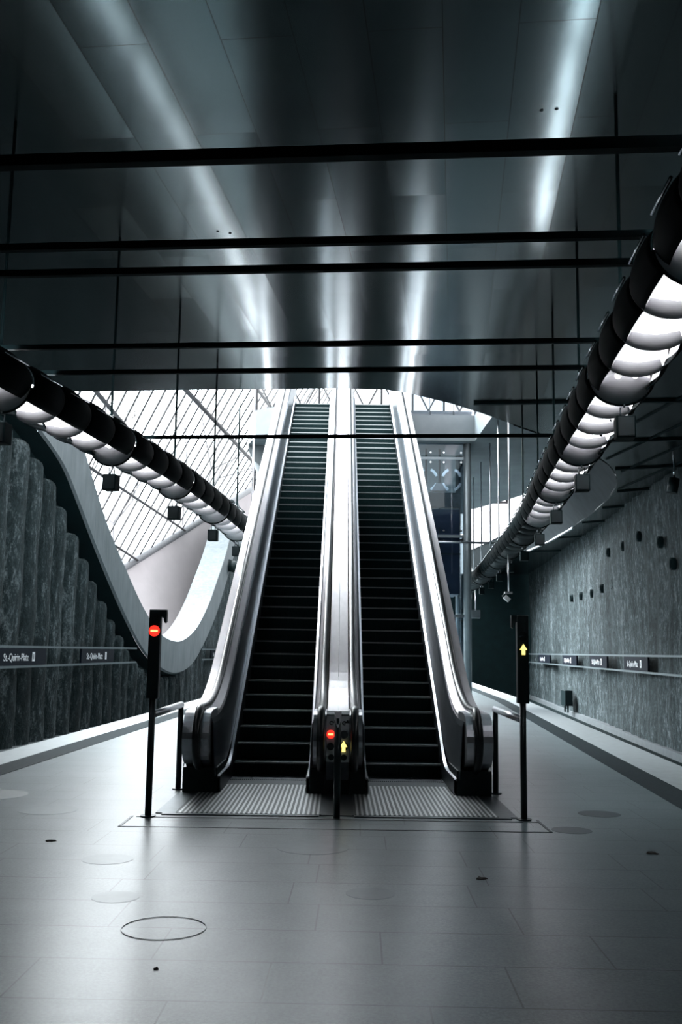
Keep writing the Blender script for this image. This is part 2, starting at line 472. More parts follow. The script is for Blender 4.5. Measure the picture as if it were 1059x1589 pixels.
b.grid([[(x, y, ZC) for x, y in HOLE], [(x, y, ZC + .25) for x, y in HOLE]], False)
ceil = struct(b.build('ceiling', 'ceiling'))
# seams of the soffit at the right, proud dark joint strips
def strip3(p, q, w, h, name, mat, parent):
    p, q = Vector(p), Vector(q); d = (q - p).normalized(); n = Vector((-d.y, d.x, 0)) * w / 2
    m = MB()
    pts = [p - n, p + n, q + n, q - n]
    lo = [(v.x, v.y, v.z - h) for v in pts]; hi = [(v.x, v.y, v.z) for v in pts]
    m.poly(lo); m.poly(hi[::-1])
    for i in range(4): m.quad(lo[i], lo[(i + 1) % 4], hi[(i + 1) % 4], hi[i])
    return m.build(name, mat, parent)
for Y0, x0 in ((20.1, 2.75), (23.8, 5.3), (27.3, 7.7), (31.2, 8.85), (34.9, 9.35), (39, 9.62), (44.2, 9.8), (50.5, 9.7)):
    strip3((x0, Y0 + .25, ZC + .002), (XR(Y0) + .2, Y0 - .45, ZC + .002), .11, .05, 'joint_strip', 'barblack', ceil)
for x0, y0, x1, y1 in ((7.25, 16.5, 6.35, 24.0), (8.15, 18.5, 7.1, 26.2), (8.9, 21, 8.0, 28.0), (9.4, 24.5, 8.75, 31.0)):
    strip3((x0, y0, ZC + .002), (x1, y1, ZC + .002), .05, .03, 'joint_strip', 'barblack', ceil)
for X, Y in ((2.02, 8.95), (1.88, 8.98), (2.26, 11.9), (2.12, 11.93), (-1.45, 11.95), (-1.6, 11.9)):
    q = MB(); q.disc((X, Y, ZC - .006), .018, 10, 'z', .008); q.build('ceiling_fixing', 'barblack', ceil)
# sloped fascia (reveal) from the soffit edge up to the slab
UP = []
cx, cy = 2.0, 45.0
b = MB()
ov = resample(OV, 90)
ov = [p for p in ov if p[0] > 3.9]
inn = []
for x, y in ov:
    d = Vector((cx - x, (cy - y) * .25)); d.normalize()
    w = .85 if y > 27 else .85 * max(.0, (y - 22) / 5)
    inn.append((x + d.x * w, y + d.y * w))
b.grid([[(x, y, ZC - .02) for x, y in ov], [(x, y, 7.95) for x, y in inn]], True)
struct(b.build('soffit_fascia', M['darkclad'].copy()))
fm = bpy.data.materials['black_cladding.001'] if 'black_cladding.001' in bpy.data.materials else None
if fm:
    fm.name = 'dark_fascia'
    for n in fm.node_tree.nodes:
        if n.type == 'VALTORGB':
            n.color_ramp.elements[0].color = (.018, .026, .030, 1); n.color_ramp.elements[1].color = (.028, .038, .043, 1)
edge = [(x, y, ZC - .05) for x, y in ov if y > 40]
b = MB(); b.tube(edge, .05, 8); struct(b.build('trim_5', 'steel'))
# well walls above the opening
b = MB()
b.grid([[(x, y, 7.9) for x, y in inn], [(x + .3, y, 17) for x, y in inn]], True)
struct(b.build('well_wall', 'white'))

# upper concourse slab
SLAB = [(-2.95, 30.6), (-2.6, 29.3), (-1.95, 28.75), (1.95, 28.75), (2.02, 29.55), (4.02, 29.55), (4.05, 27), (4.15, 22.2), (9.6, 22.2), (9.6, 34.2), (8.8, 35.2), (7.95, 37.6), (7.0, 40.9), (5.95, 43.8), (4.5, 45.5), (-1.5, 45.5), (-2.7, 43), (-3.1, 36)]
b = MB()
for z in (8.0, 8.8):
    v = [b.bm.verts.new((x, y, z)) for x, y in SLAB]
    e = [b.bm.edges.new((v[i], v[(i + 1) % len(v)])) for i in range(len(v))]
    bmesh.ops.triangle_fill(b.bm, edges=e, use_beauty=True)
b.grid([[(x, y, 8.0) for x, y in SLAB + SLAB[:1]], [(x, y, 8.8) for x, y in SLAB + SLAB[:1]]], False)
struct(b.build('upper_floor_slab', 'greyconc'))
b = MB(); b.box((1.2, 19, 16.2), (13, 47.4, 16.6)); struct(b.build('added_shade_roof', 'greyconc'))  # unseen opaque roof, added so daylight comes mainly from the left
# curved haunch under the slab left of the escalators
b = MB()
rows = []
for t in range(9):
    a = PI / 2 * t / 8
    x0 = -2.95 + 1.5 * (1 - math.cos(a)); z0 = 8.02 - 1.0 * math.sin(a)
    rows.append([(x0, 30.62, z0), (x0 - .1, 36, z0)])
b.grid(rows, True)
b.poly([(-2.95 + 1.5 * (1 - math.cos(PI / 2 * t / 8)), 30.62, 8.02 - math.sin(PI / 2 * t / 8)) for t in range(9)] + [(-1.45, 30.62, 8.02)])
struct(b.build('slab_haunch', 'greyconc'))

# ---------------------------------------------------------------- glass roof at the left of the well
P1 = Vector((-12.28, 56, 6.23)); U = Vector((6.53, 14, 7.41)); Rr = Vector((.5, -.62, .655)).normalized()
nrm = U.cross(Rr).normalized()
if nrm.z < 0: nrm = -nrm
gr = empty('glass_roof', P1, 'sloping glass roof with pale diagonal glazing bars above the left opening', 'roof')
rel = lambda a, c, h=0: tuple(U * a + Rr * c + nrm * h)
LEN = 33
b = MB(); b.quad(rel(-.8, 0), rel(1.6, 0), rel(1.6, LEN), rel(-.8, LEN)); b.build('glazing', 'roofglass', gr)
nb = 36
for i in range(nb):
    a = -.8 + 2.4 * i / (nb - 1)
    q = MB(); q.tube([rel(a, 0, -.06), rel(a, LEN, -.06)], .042, 6); q.build('glazing_bar', 'barpaint', gr)
q = MB(); q.tube([rel(-.9, -.05, -.1), rel(1.7, -.05, -.1)], .28, 12); q.tube([rel(-.9, -.55, -.25), rel(1.7, -.55, -.25)], .12, 10)
q.build('base_beam', 'frame_white', gr)
for i in range(11):
    a = -.75 + .23 * i
    q = MB(); q.tube([rel(a, .1, -.1), rel(a + .02, -.9, -.3)], .1, 8); q.build('beam_bracket', 'frame_white', gr)
# horizontal tie rods running under the bars
def plane_at(x, y):   # height on the roof plane
    n = nrm; return P1.z + (-n.x * (x - P1.x) - n.y * (y - P1.y)) / n.z
for x0, y0, x1, y1, r in ((-9.25, 34, -9.0, 58, .09), (-7.4, 40, -5.6, 68, .11), (-10.6, 40, -9.8, 61.5, .07), (-11.85, 50, -11.8, 57, .07), (-5.6, 42, -3.9, 64, .09)):
    A = Vector((x0, y0, plane_at(x0, y0))) - P1 - nrm * .25; B = Vector((x1, y1, plane_at(x1, y1))) - P1 - nrm * .25
    q = MB(); q.tube([A, B], r, 8); q.build('tie_rod', 'barpaint', gr)
# glazed wall behind the top of the escalators
gf = empty('glass_facade', (0, 47.5, 8.8), 'pale glazed wall with crossed braces behind the top of the escalators', 'glazed wall')
b = MB(); b.quad((-4.2, 0, 0), (8, 0, 0), (8, 0, 9), (-4.2, 0, 9)); b.build('glazing', 'roofglass', gf)
for i in range(9):
    q = MB(); x = -4.2 + 12.2 * i / 8; q.tube([(x, -.05, 0), (x, -.05, 9)], .06, 8); q.build('mullion', 'barpaint', gf)
for z in (0.05, 3.0, 6.0, 9):
    q = MB(); q.tube([(-4.2, -.05, z), (8, -.05, z)], .06, 8); q.build('transom', 'barpaint', gf)
for i in range(8):
    x0 = -4.2 + 12.2 * i / 8; x1 = x0 + 12.2 / 8
    for z in (3.0, 6.0):
        q = MB(); q.tube([(x0, -.12, z), (x1, -.12, z + 3)], .045, 6); q.build('brace', 'barpaint', gf)
        q = MB(); q.tube([(x1, -.12, z), (x0, -.12, z + 3)], .045, 6); q.build('brace', 'barpaint', gf)
# white sloping wall below the glass roof
b = MB()
rows = [[], []]
for i in range(14):
    a = -.85 + 2.45 * i / 13
    p = P1 + U * a - nrm * .25
    y2 = max(37, p.y - 5)
    rows[0].append((p.x, p.y, p.z)); rows[1].append((XL(y2) - 1.0, y2, -.5))
b.grid([rows[0], [tuple((Vector(p) * .5 + Vector(q) * .5) + Vector((-.5, .3, -.2))) for p, q in zip(*rows)], rows[1]], True)
struct(b.build('well_wall_left', 'white'))
# bare trees outside
def tree(x, y, z, h, seed, label):
    random.seed(seed); m = MB()
    def branch(p, d, L, r, dep):
        q = p + d * L
        m.tube([p, p + d * L * .5 + Vector((random.uniform(-.1, .1), random.uniform(-.1, .1), 0)) * L * .3, q], r, 6, False, r * .65)
        if dep == 0: return
        for _ in range(3 if dep > 1 else 2):
            ax = Vector((random.uniform(-1, 1), random.uniform(-1, 1), random.uniform(-.2, .9))).normalized()
            branch(q, (d * .75 + ax * .8).normalized(), L * random.uniform(.6, .8), r * .6, dep - 1)
    branch(Vector((0, 0, 0)), Vector((0, 0, 1)), h * .3, .28, 5)
    o = m.build('bare_tree', 'bark'); o.location = (x, y, z)
    tag(o, label, 'tree', 'bare trees beyond the glass roof')
tree(-24, 70, -2, 26, 1, 'pale bare tree seen through the glass roof, nearest the left rim')
tree(-22, 95, -2, 38, 2, 'pale bare tree seen through the glass roof, behind the middle of the glazing')
tree(-20, 125, -2, 52, 5, 'pale bare tree seen through the glass roof, next to the escalator top')
b = MB(); b.quad((-90, 30, -2), (-19, 30, -2), (-19, 170, -2), (-90, 170, -2)); struct(b.build('outside_ground', 'greyconc'))

# ---------------------------------------------------------------- escalators
Y0, SL, TOP = 13.14, .57735, 8.8
def basez(Y, w=.35):
    u = Y - Y0
    if u <= -w: v = 0.
    elif u < w: v = SL * (u + w) ** 2 / (4 * w)
    else: v = SL * u
    t = TOP - v
    if t < 0: return TOP
    if t < .5: return TOP - max(0, t)
    return v
def ypath(a, c, w):
    out = [a]
    for i in range(9): out.append(Y0 - w + 2 * w * i / 8)
    Yt = Y0 + TOP / SL
    out += [Y0 + 3, Y0 + 6, Y0 + 9, Y0 + 12, Yt - .02, Yt + .02, c]
    return sorted({round(v, 4) for v in out if a <= v <= c})
YE = 30.2
def sweep(mb, prof, a, c, w, oy, close=False):
    rows = []
    for Y in ypath(a, c, w):
        z = basez(Y, w)
        rows.append([(x, Y - oy, z + h) for x, h in prof])
    mb.grid(rows, False, close)
    if close:
        mb.poly(rows[0]); mb.poly(rows[-1][::-1])

def escalator(s, label):
    cxs = s * .865; oy = 12.9
    E = empty('escalator', (cxs, oy, 0), label, 'escalator', 'pair of escalators')
    # steps: one master with an edge strip, then copies
    hw = .497
    def step_mesh():
        m = MB()
        pts = [(0, 0), (0.012, -.06), (.03, -.2), (.045, -.215), (.36, -.03), (.36, -.005), (.34, 0)]
        m.prism(pts, 0, -hw, hw)
        n = 0
        return m
    st = step_mesh().build('step', 'step', E)
    for i in range(0): pass
    q = MB(); q.box((-hw, -.004, -.020), (hw, .022, .004)); no = q.build('step_edge', 'nosing', st)
    q = MB()
    for i in range(56):
        x = -hw + .012 + i * (2 * hw - .02) / 56
        q.box((x, -.003, -.175), (x + .006, .006, -.03), Matrix.Shear('XZ', 4, (0, 0)) if False else None)
    q.build('riser_cleats', 'step', st)
    for k in range(45):
        c = st if k == 0 else st.copy()
        if k:
            COL.objects.link(c); c.parent = E
            for ch in list(st.children):
                d = ch.copy(); COL.objects.link(d); d.parent = c
        z = .2 * k if k != 1 else .185
        c.location = (0, Y0 + .3464 * k - oy, min(z, TOP) + .0)
    # sides: t = +1 outer side, -1 inner side (towards the other escalator)
    for t in (1, -1):
        d = s * t                                    # world direction from the step centre
        X = lambda u: d * (.5 + u)
        outer = t == 1
        hu = .235 if outer else .172                 # handrail centre
        pt = .10 if outer else .085                  # top of panel
        du = .40 if outer else .231                   # deck outer edge
        m = MB(); sweep(m, [(X(.004), -.45), (X(.004), .19)], 11.95, YE, .3, oy); m.build('skirt', 'darksteel', E, .004)
        m = MB(); sweep(m, [(X(.002), .185), (X(.038), .205), (X(.05), .19), (X(.02), .17)], 11.9, YE, .3, oy, True); m.build('skirt_trim', 'steel', E)
        m = MB(); sweep(m, [(X(.045), .2), (X(pt - .02), .80), (X(pt), .86)], 11.75, YE, .9, oy); m.build('inner_panel', 'panel', E, .006)
        m = MB(); sweep(m, [(X(pt), .86), (X(pt + .012), .90), (X(hu - .05), .955), (X(hu - .03), .955), (X(hu - .03), .90)], 11.86, YE, .9, oy); m.build('inner_deck', 'deck', E)
        m = MB(); sweep(m, [(X(hu + .03), .90), (X(hu + .03), .955), (X(hu + .04), .958), (X(du - .012), .945), (X(du), .91)] + ([(X(du), .52)] if outer else []), 11.86, YE, .9, oy); m.build('outer_deck', 'deck', E)
        # newel: side plates following a rounded nose
        nose = []
        zc, R = .64, .31
        for i in range(15):
            a = PI / 2 + PI * i / 14
            nose.append((11.86 + R * 1.1 * math.cos(a), zc + R * math.sin(a)))
        body = [(12.35, .95)] + nose + [(11.98, .27), (12.35, .27)]
        for (ua, ub) in ((pt, hu - .034), (hu + .034, du)):
            xa, xb = sorted((X(ua), X(ub)))
            m = MB(); m.prism([(y_ - oy, z_) for y_, z_ in body], 0, xa, xb)
            m.build('newel_cap', 'steel', E)
        xa, xb = sorted((X(.03 if outer else .045), X(.43 if outer else .225)))
        m = MB(); m.box((xa, 11.87 - oy, 0), (xb, 12.75 - oy, .29)); m.build('newel_base', 'blackmetal', E)
        # handrail: rubber belt up the slope and round the nose
        belt = [(YE, basez(YE, .9) + .985)]
        for Y in reversed(ypath(12.0, YE - .1, .9)): belt.append((Y, basez(Y, .9) + .985))
        RR = R + .045
        for i in range(17):
            a = PI / 2 + PI * i / 16
            belt.append((11.86 + RR * 1.1 * math.cos(a), zc + RR * math.sin(a)))
        belt.append((12.2, zc - RR))
        rows = []
        for i, (y_, z_) in enumerate(belt):
            p, n_ = belt[max(i - 1, 0)], belt[min(i + 1, len(belt) - 1)]
            dv = Vector((n_[0] - p[0], n_[1] - p[1])).normalized(); nv = Vector((dv.y, -dv.x))   # outward
            pr = [(-.042, -.03), (-.045, 0), (-.03, .022), (0, .03), (.03, .022), (.045, 0), (.042, -.03)]
            rows.append([(X(hu) + u, y_ + nv.x * h - oy, z_ + nv.y * h) for u, h in pr])
        m = MB(); m.grid(rows, True, True); m.poly(rows[0]); m.poly(rows[-1][::-1]); m.build('handrail', 'rubber', E)
    # outer truss cladding down to the floor
    X = lambda u: s * (.5 + u)
    m = MB(); rows = [[], []]
    for Y in ypath(12.7, YE, .6):
        z = basez(Y, .6)
        rows[0].append((X(.39), Y - oy, z + .55)); rows[1].append((X(.39), Y - oy, max(0, z - 1.15)))
    m.grid(rows, False); m.build('side_cladding', 'deck', E, .01)
    m = MB(); rows = [[], []]
    for Y in ypath(12.7, YE, .6):
        z = max(.0, basez(Y, .6) - 1.15)
        rows[0].append((X(.385), Y - oy, z + .01)); rows[1].append((-s * .855, Y - oy, z + .01))
    m.grid(rows, False); m.build('underside', 'darksteel', E)
    m = MB(); m.box((-.5, Y0 + TOP / SL + .2 - oy, TOP - .05), (.5, YE + .3 - oy, TOP + .02)); m.build('top_comb_plate', 'darksteel', E)
    m = MB(); m.box((-.52, 12.62 - oy, -.02), (.52, 13.16 - oy, .012)); m.build('comb_plate', 'darksteel', E)
    m = MB()
    for i in range(40):
        x = -.49 + i * .0248
        m.box((x, 13.0 - oy, .01), (x + .012, 13.2 - oy, .022))
    m.build('comb_teeth', 'darksteel', E)
    return E
escalator(-1, 'left escalator of black steps with a red no-entry signal at its foot')
escalator(1, 'right escalator of black steps with a yellow arrow signal at its foot')

# centre deck between the two
dk = empty('centre_deck', (0, 12.2, 0), 'bright pale metal deck running up between the two escalators', 'metal deck')
for s in (-1, 1):
    m = MB(); sweep(m, [(s * .002, .957), (s * .125, .957), (s * .132, .93)], 11.80, YE, .9, 12.2); m.build('deck_plate', 'deck', dk, .006)
m = MB(); m.box((-.128, -.30, .0), (.128, .5, .2)); m.build('plinth', 'blackmetal', dk)
# control panel at its foot
cp = empty('control_panel', (0, 11.62, 0), 'grey panel with red and yellow signal lights between the escalator handrails', 'control panel')
m = MB(); m.prism([(.0, .2), (-.04, .45), (-.035, .75), (.01, .93), (.06, .95), (.25, .95), (.25, .2)], 0, -.130, .130)
m.build('housing', M['darksteel'], cp)
m = MB(); m.prism([(-.034, .40), (-.050, .46), (-.045, .75), (-.004, .915), (.002, .91), (-.034, .75), (-.036, .5)], 0, -.128, .128); m.build('face_plate', simple('grey_face_plate', (.50, .55, .57), .42, .4, .1, 14), cp)
def signal_disc(parent, c, r, mat, sub=None, name='signal_light'):
    m = MB(); m.disc(c, r, 28, 'y', .012); o = m.build(name, mat, parent)
    return o
def arrow(parent, c, h, mat):
    x, y, z = c; w = h * .5
    pts = [(-w * .35, -h * .5), (w * .35, -h * .5), (w * .35, -.02 * h), (w * .72, -.02 * h), (0, h * .55), (-w * .72, -.02 * h), (-w * .35, -.02 * h)]
    m = MB(); m.prism([(x + u, z + v) for u, v in pts], 1, y, y + .008)
    return m.build('arrow_light', mat, parent)
o = signal_disc(cp, (-.080, -.060, .71), .047, 'red', name='no_entry_light')
m = MB(); m.box((-.111, -.066, .700), (-.049, -.058, .720)); m.build('light_bar', 'redbar', o)
signal_disc(cp, (-.080, -.062, .575), .042, 'lens_off', name='dark_lens')
signal_disc(cp, (.072, -.060, .71), .045, M['darksteel'], name='dark_lens')
o = signal_disc(cp, (.072, -.062, .575), .047, 'lens_off', name='dark_lens')
a_ = arrow(cp, (.068, -.070, .575), .115, 'yellow')
for s in (-1, 1):
    q = MB(); q.disc((s * .072, -.055, .455), .034, 20, 'y', .02); q.box((s * .072 - .006, -.07, .44), (s * .072 + .006, -.055, .475)); q.build('key_switch', 'blackmetal', cp)
    q = MB(); q.tube([(s * .072 + .02 * math.cos(t / 8 * 2 * PI), -.028, .835 + .02 * math.sin(t / 8 * 2 * PI)) for t in range(8)], .006, 6)
    q.box((s * .072 + .02, -.03, .838), (s * .072 + .055, -.02, .848)); q.box((s * .072 + .03, -.03, .85), (s * .072 + .045, -.02, .868)); q.build('prohibition_mark', 'blackmetal', cp)

# landing plates in front
for s, lab in ((-1, 'ribbed metal landing plate at the foot of the left escalator'), (1, 'ribbed metal landing plate at the foot of the right escalator')):
    o = empty('landing_plate', (s * .9, 11.4, 0), lab, 'floor plate', 'landing plates')
    m = MB(); m.box((-.72, -1.02, .0), (.74 if s > 0 else .72, .44, .014)); m.box((-.52, .44, .0), (.455, 1.2, .014)) if s > 0 else m.box((-.455, .44, .0), (.52, 1.2, .014)); m.build('ribbed_plate', 'ribbed', o)
    m = MB()
    for lo, hi in (((-.72 if s > 0 else -.86, -1.10, .0), (.86 if s > 0 else .72, -1.02, .010)), ((s * .73 if s > 0 else -.93, -1.02, 0), (.93 if s > 0 else -.73, .44, .010))):
        m.box(lo, hi)
    m.build('plate_frame', 'darksteel', o)
m = MB(); m.box((-.172, 10.36, 0), (.172, 11.8, .010)); m.box((-.176, 10.36, 0), (-.155, 11.8, .014)); m.box((.155, 10.36, 0), (.176, 11.8, .014))
tag(m.build('cover_strip', M['darksteel']), 'dark cover strip in the floor between the two landing plates', 'floor plate')
# dark joint frame around the landing area
m = MB()
for lo, hi in (((-2.04, 9.60, 0), (2.02, 9.625, .004)), ((-2.04, 9.60, 0), (-2.015, 10.2, .004)), ((1.995, 9.60, 0), (2.02, 10.3, .004)), ((-1.80, 10.14, 0), (1.84, 10.19, .004)),
               ((-1.98, 10.16, 0), (-1.78, 10.185, .004)), ((1.8, 10.16, 0), (2.02, 10.185, .004))):
    m.box(lo, hi)
struct(m.build('trim_6', 'blackmetal'))

# ---------------------------------------------------------------- signal posts, stanchion, side barriers
def signal_post(x, y, side, label):
    e = empty('signal_post', (x, y, 0), label, 'signal post', 'escalator signal posts')
    m = MB(); m.tube([(0, 0, .006), (0, 0, 1.2)], .033, 16); m.build('pole', 'blackmetal', e)
    m = MB(); m.disc((0, 0, 0), .075, 24, 'z', .012); m.build('base_plate', 'blackmetal', e)
    m = MB(); m.box((-.058, -.05, 1.15), (.058, .05, 2.04), None, .006); m.build('signal_box', 'blackmetal', e)
    s = -1 if side == 'right' else 1
    m = MB(); m.prism([(s * .05, 2.04), (s * .115, 2.04), (s * .115, 1.92), (s * .10, 1.905), (s * .088, 1.93), (s * .085, 1.955), (s * .05, 1.975)], 1, -.04, .04); m.build('hook_bracket', 'blackmetal', e)
    if side == 'left':
        o = signal_disc(e, (0, -.064, 1.825), .055, 'red', name='no_entry_light')
        m = MB(); m.box((-.036, -.069, 1.815), (.036, -.062, 1.836)); m.build('light_bar', 'redbar', o)
    else:
        signal_disc(e, (0, -.064, 1.825), .048, 'lens_off', name='dark_lens')
        signal_disc(e, (0, -.062, 1.69), .048, 'lens_off', name='dark_lens')
        arrow(e, (0, -.072, 1.69), .105, 'yellow')
    return e
signal_post(-1.87, 10.19, 'left', 'black signal post with a lit red no-entry disc left of the escalators')
signal_post(1.88, 10.3, 'right', 'black signal post with a lit yellow arrow right of the escalators')
e = empty('stanchion', (0, 10.23, 0), 'slim dark post with a slanted steel top in front of the middle panel', 'post')
m = MB(); m.tube([(0, 0, 0), (0, 0, .98)], .034, 18); m.build('pole', 'blackmetal', e)
m = MB()
R_ = [[(.035 * math.cos(2 * PI * k / 18), .035 * math.sin(2 * PI * k / 18), (.90 if math.sin(2 * PI * k / 18) < -.9 else 1.045 - .07 * max(0, -math.sin(2 * PI * k / 18)))) for k in range(18)]]
R_.insert(0, [(x, y, .86 + .1 * abs(math.cos(2 * PI * k / 18)) ** .7) for k, (x, y, z) in enumerate(R_[0])])
m.grid(R_, True, True); m.poly(R_[1]); m.build('steel_cap', 'deck', e)
for s, lab in ((-1, 'short steel handrail with one leg left of the left escalator'), (1, 'short steel handrail with one leg right of the right escalator')):
    e = empty('side_barrier', (s * 1.885, 12.15, 0), lab, 'barrier', 'side barriers')
    m = MB(); m.tube([(s * -.01, -1.92 if s < 0 else -1.812, .985), (0, .02, .985)], .038, 16); m.build('top_rail', 'steel', e)
    m = MB(); m.tube([(0, 0, 0), (0, 0, .97)], .033, 14); m.build('leg', 'blackmetal', e)
    m = MB(); m.disc((0, 0, 0), .07, 20, 'z', .012); m.build('foot_plate', 'blackmetal', e)
    m = MB(); m.box((-.014, .03, .02), (.014, .06, .33)) if False else m.tube([(s * -.05, .05, 0), (s * -.05, .05, .3)], .008, 8); m.build('thin_post', 'steel', e)

# ---------------------------------------------------------------- lamp chains under the ceiling
def span_master():
    e = bpy.data.objects.new('strip_lamp', None); COL.objects.link(e)
    L, nmod = 2.95, 4; ml = L / nmod
    def prof_r(t): return .275 + .055 * math.sin(PI * (.12 + .80 * t))
    for k in range(nmod):
        y0 = -L + k * ml
        # black scalloped shade: two flanks, open along the top and below
        m = MB()
        for lo_, hi_ in ((-46, 66), (114, 226)):
            rows = []
            for i in range(11):
                t = i / 10; r = prof_r(t)
                rows.append([(r * math.cos(a), y0 + t * (ml * (1.06 if k < nmod - 1 else .995)), r * .80 * math.sin(a) + .02) for a in [math.radians(lo_ + (hi_ - lo_) * j / 12) for j in range(13)]])
            m.grid(rows, True)
        sh = m.build('shade', 'shade', e, .008)
        # pale lining inside the flanks
        m = MB()
        for lo_, hi_ in ((-30, 66), (114, 210)):
            rows = []
            for i in range(7):
                t = .04 + .9 * i / 6; r = prof_r(t) - .025
                rows.append([(r * math.cos(a), y0 + t * (ml * .96), r * .80 * math.sin(a) + .02) for a in [math.radians(lo_ + (hi_ - lo_) * j / 8) for j in range(9)]])
            m.grid(rows, True)
        m.build('lining', 'baffle', sh)
        # flat white plate above the tubes
        m = MB(); m.prism([(-.16, -.02), (-.12, .02), (.12, .02), (.16, -.02), (.11, -.015), (-.11, -.015)], 1, y0 + .02, y0 + ml - .03); m.build('reflector', 'baffle', sh)
        # chrome rods on the flanks
        for sx in (-1, 1):
            m = MB(); m.tube([(sx * .315, y0 + .10, .13), (sx * .325, y0 + ml * .78, .13)], .011, 6); m.build('trim_rod', 'chrome', sh)
        # crescent baffle across the end of each shade, a full cone on the last
        y1 = y0 + ml - .02
        if k < nmod - 1:
            m = MB(); rows = []
            for i in range(15):
                a = math.radians(200 + 140 * i / 14)
                zi = .30 * math.sin(a) * .62
                rows.append([(.19 * math.cos(a), y1 - .08, -.125 + .03 * abs(math.cos(a))), (.215 * math.cos(a), y1 - .04, -.115 + .06 * math.sin(a)), (.24 * math.cos(a), y1, -.10 + .125 * math.sin(a))])
            m.grid(rows, True); m.build('crescent_baffle', 'baffle', sh, .006)
        else:
            m = MB(); rows = []
            for i in range(19):
                a = math.radians(190 + 160 * i / 18)
                rows.append([(.06 * math.cos(a), y1 - .26, -.03 + .02 * math.sin(a)), (.17 * math.cos(a), y1 - .14, .13 * math.sin(a) - .03), (.29 * math.cos(a), y1, .27 * math.sin(a))])
            m.grid(rows, True); co = m.build('cone_reflector', 'baffle', sh, .006)
            m = MB(); m.tube([(.295 * math.cos(math.radians(188 + 164 * i / 18)), y1 + .012, .275 * math.sin(math.radians(188 + 164 * i / 18))) for i in range(19)], .016, 6); m.build('cone_rim', 'shade', co)
    for x in (-.075, .075):
        for y0, y1 in ((-L + .06, -L / 2 - .05), (-L / 2 + .05, -.30)):
            m = MB(); m.tube([(x, y0, -.085), (x, y1, -.085)], .03, 10); m.build('tube', 'lamp', e)
    m = MB(); m.tube([(0, -L + .06, .12), (0, -.2, .12)], .035, 10); m.build('upper_tube', 'lamp_up', e)
    m = MB(); m.tube([(0, -.1, .05), (0, -.1, 2.675)], .017, 8); m.build('suspension_rod', 'barblack', e)
    return e
def box_master():
    e = bpy.data.objects.new('hanging_speaker', None); COL.objects.link(e)
    m = MB(); m.box((-.085, -.08, -.10), (.085, .08, .10), None, .008); m.build('housing', 'barblack', e)
    m = MB(); m.tube([(-.035, 0, .10), (-.035, 0, .19), (.035, 0, .19), (.035, 0, .10)], .008, 6); m.tube([(0, 0, .19), (0, 0, .222)], .009, 6); m.build('bracket', 'darksteel', e)
    m = MB(); m.box((-.07, -.088, -.085), (.07, -.08, .085)); m.build('grille', 'blackmetal', e)
    return e
SP = span_master(); BRIGHTU = next(c for c in SP.children if c.name.startswith('upper_tube')).data; BX = box_master()
first_s, first_b = [True], [True]
ZL = 4.17
SHADED = {}
def chain(side, pts, slope, lit_to):
    ang = -math.atan(slope)
    for i, (x, y) in enumerate(pts):
        if i: ang = -math.atan((x - pts[i - 1][0]) / (y - pts[i - 1][1]))
        if first_s[0]: o = SP; first_s[0] = False
        else: o = copy_tree(SP)
        o.location = (x, y, ZL); o.rotation_euler = (0, 0, ang)
        if i: o.scale = (1, math.dist(pts[i], pts[i - 1]) / 2.95 * .987, 1)
        lit = y <= lit_to
        tag(o, '%s black scalloped strip lamp, %s chain, %s one from the camera' % ('lit' if lit else 'unlit', side, ORD[i]), 'lamp', 'strip lamps in the %s chain' % side)
        if not lit:
            for ch in o.children:
                if ch.name.startswith('tube'):
                    ch.data = OFF
                elif ch.name.startswith('upper_tube'):
                    ch.data = OFFU
        if not lit:  # far lamps: pale plates take the copy with shade in its colour
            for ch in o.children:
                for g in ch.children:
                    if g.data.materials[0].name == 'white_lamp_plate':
                        if g.data.name not in SHADED:
                            me = g.data.copy(); me.materials.clear(); me.materials.append(M['plate_shaded']); SHADED[g.data.name] = me
                        g.data = SHADED[g.data.name]
        else:
            for ch in o.children:
                if ch.name.startswith('upper_tube'): ch.data = DIMU if side == 'left' else BRIGHTU
        if y > 22:
            for ch in o.children:
                if ch.name.startswith('suspension_rod'):
                    ch.data = LONG
        if first_b[0]: q = BX; first_b[0] = False
        else: q = copy_tree(BX)
        q.location = (x + .01, y - .05, ZL - .31 - .19); q.rotation_euler = (0, 0, ang)
        tag(q, 'small black box hanging below the %s lamp chain, %s from the camera' % (side, ORD[i]), 'speaker', 'boxes hanging below the lamp chains')
tmp = MB(); tmp.tube([(-.075, -2.89, -.085), (-.075, -1.53, -.085)], .03, 10)
tmpo = tmp.build('unlit_tube', 'lamp_off'); OFF = tmpo.data; bpy.data.objects.remove(tmpo)
tmp = MB(); tmp.tube([(0, -2.89, .12), (0, -.2, .12)], .035, 10)
tmpo = tmp.build('dim_tube', 'lamp_dim'); DIMU = tmpo.data; bpy.data.objects.remove(tmpo)
tmp = MB(); tmp.tube([(0, -2.89, .12), (0, -.2, .12)], .035, 10)
tmpo = tmp.build('unlit_tube', 'lamp_off'); OFFU = tmpo.data; bpy.data.objects.remove(tmpo)
tmp = MB(); tmp.tube([(0, -.1, .05), (0, -.1, 3.825)], .022, 8); tmpo = tmp.build('long_rod', 'steel'); LONG = tmpo.data; bpy.data.objects.remove(tmpo)
left_pts = [(-3.72, 6.5), (-3.30, 9.43), (-2.86, 12.2), (-2.52, 14.9), (-2.30, 17.8), (-2.17, 20.65), (-2.12, 23.55)]
right_pts = [(2.20, 5.85), (2.53, 8.8), (2.86, 11.75), (3.20, 14.75), (3.55, 17.75), (3.83, 20.75), (4.06, 23.8), (4.29, 26.85), (4.52, 29.9), (4.68, 32.95), (4.83, 36.0)]
chain('left', left_pts, .15, 30)
chain('right', right_pts, .108, 18)

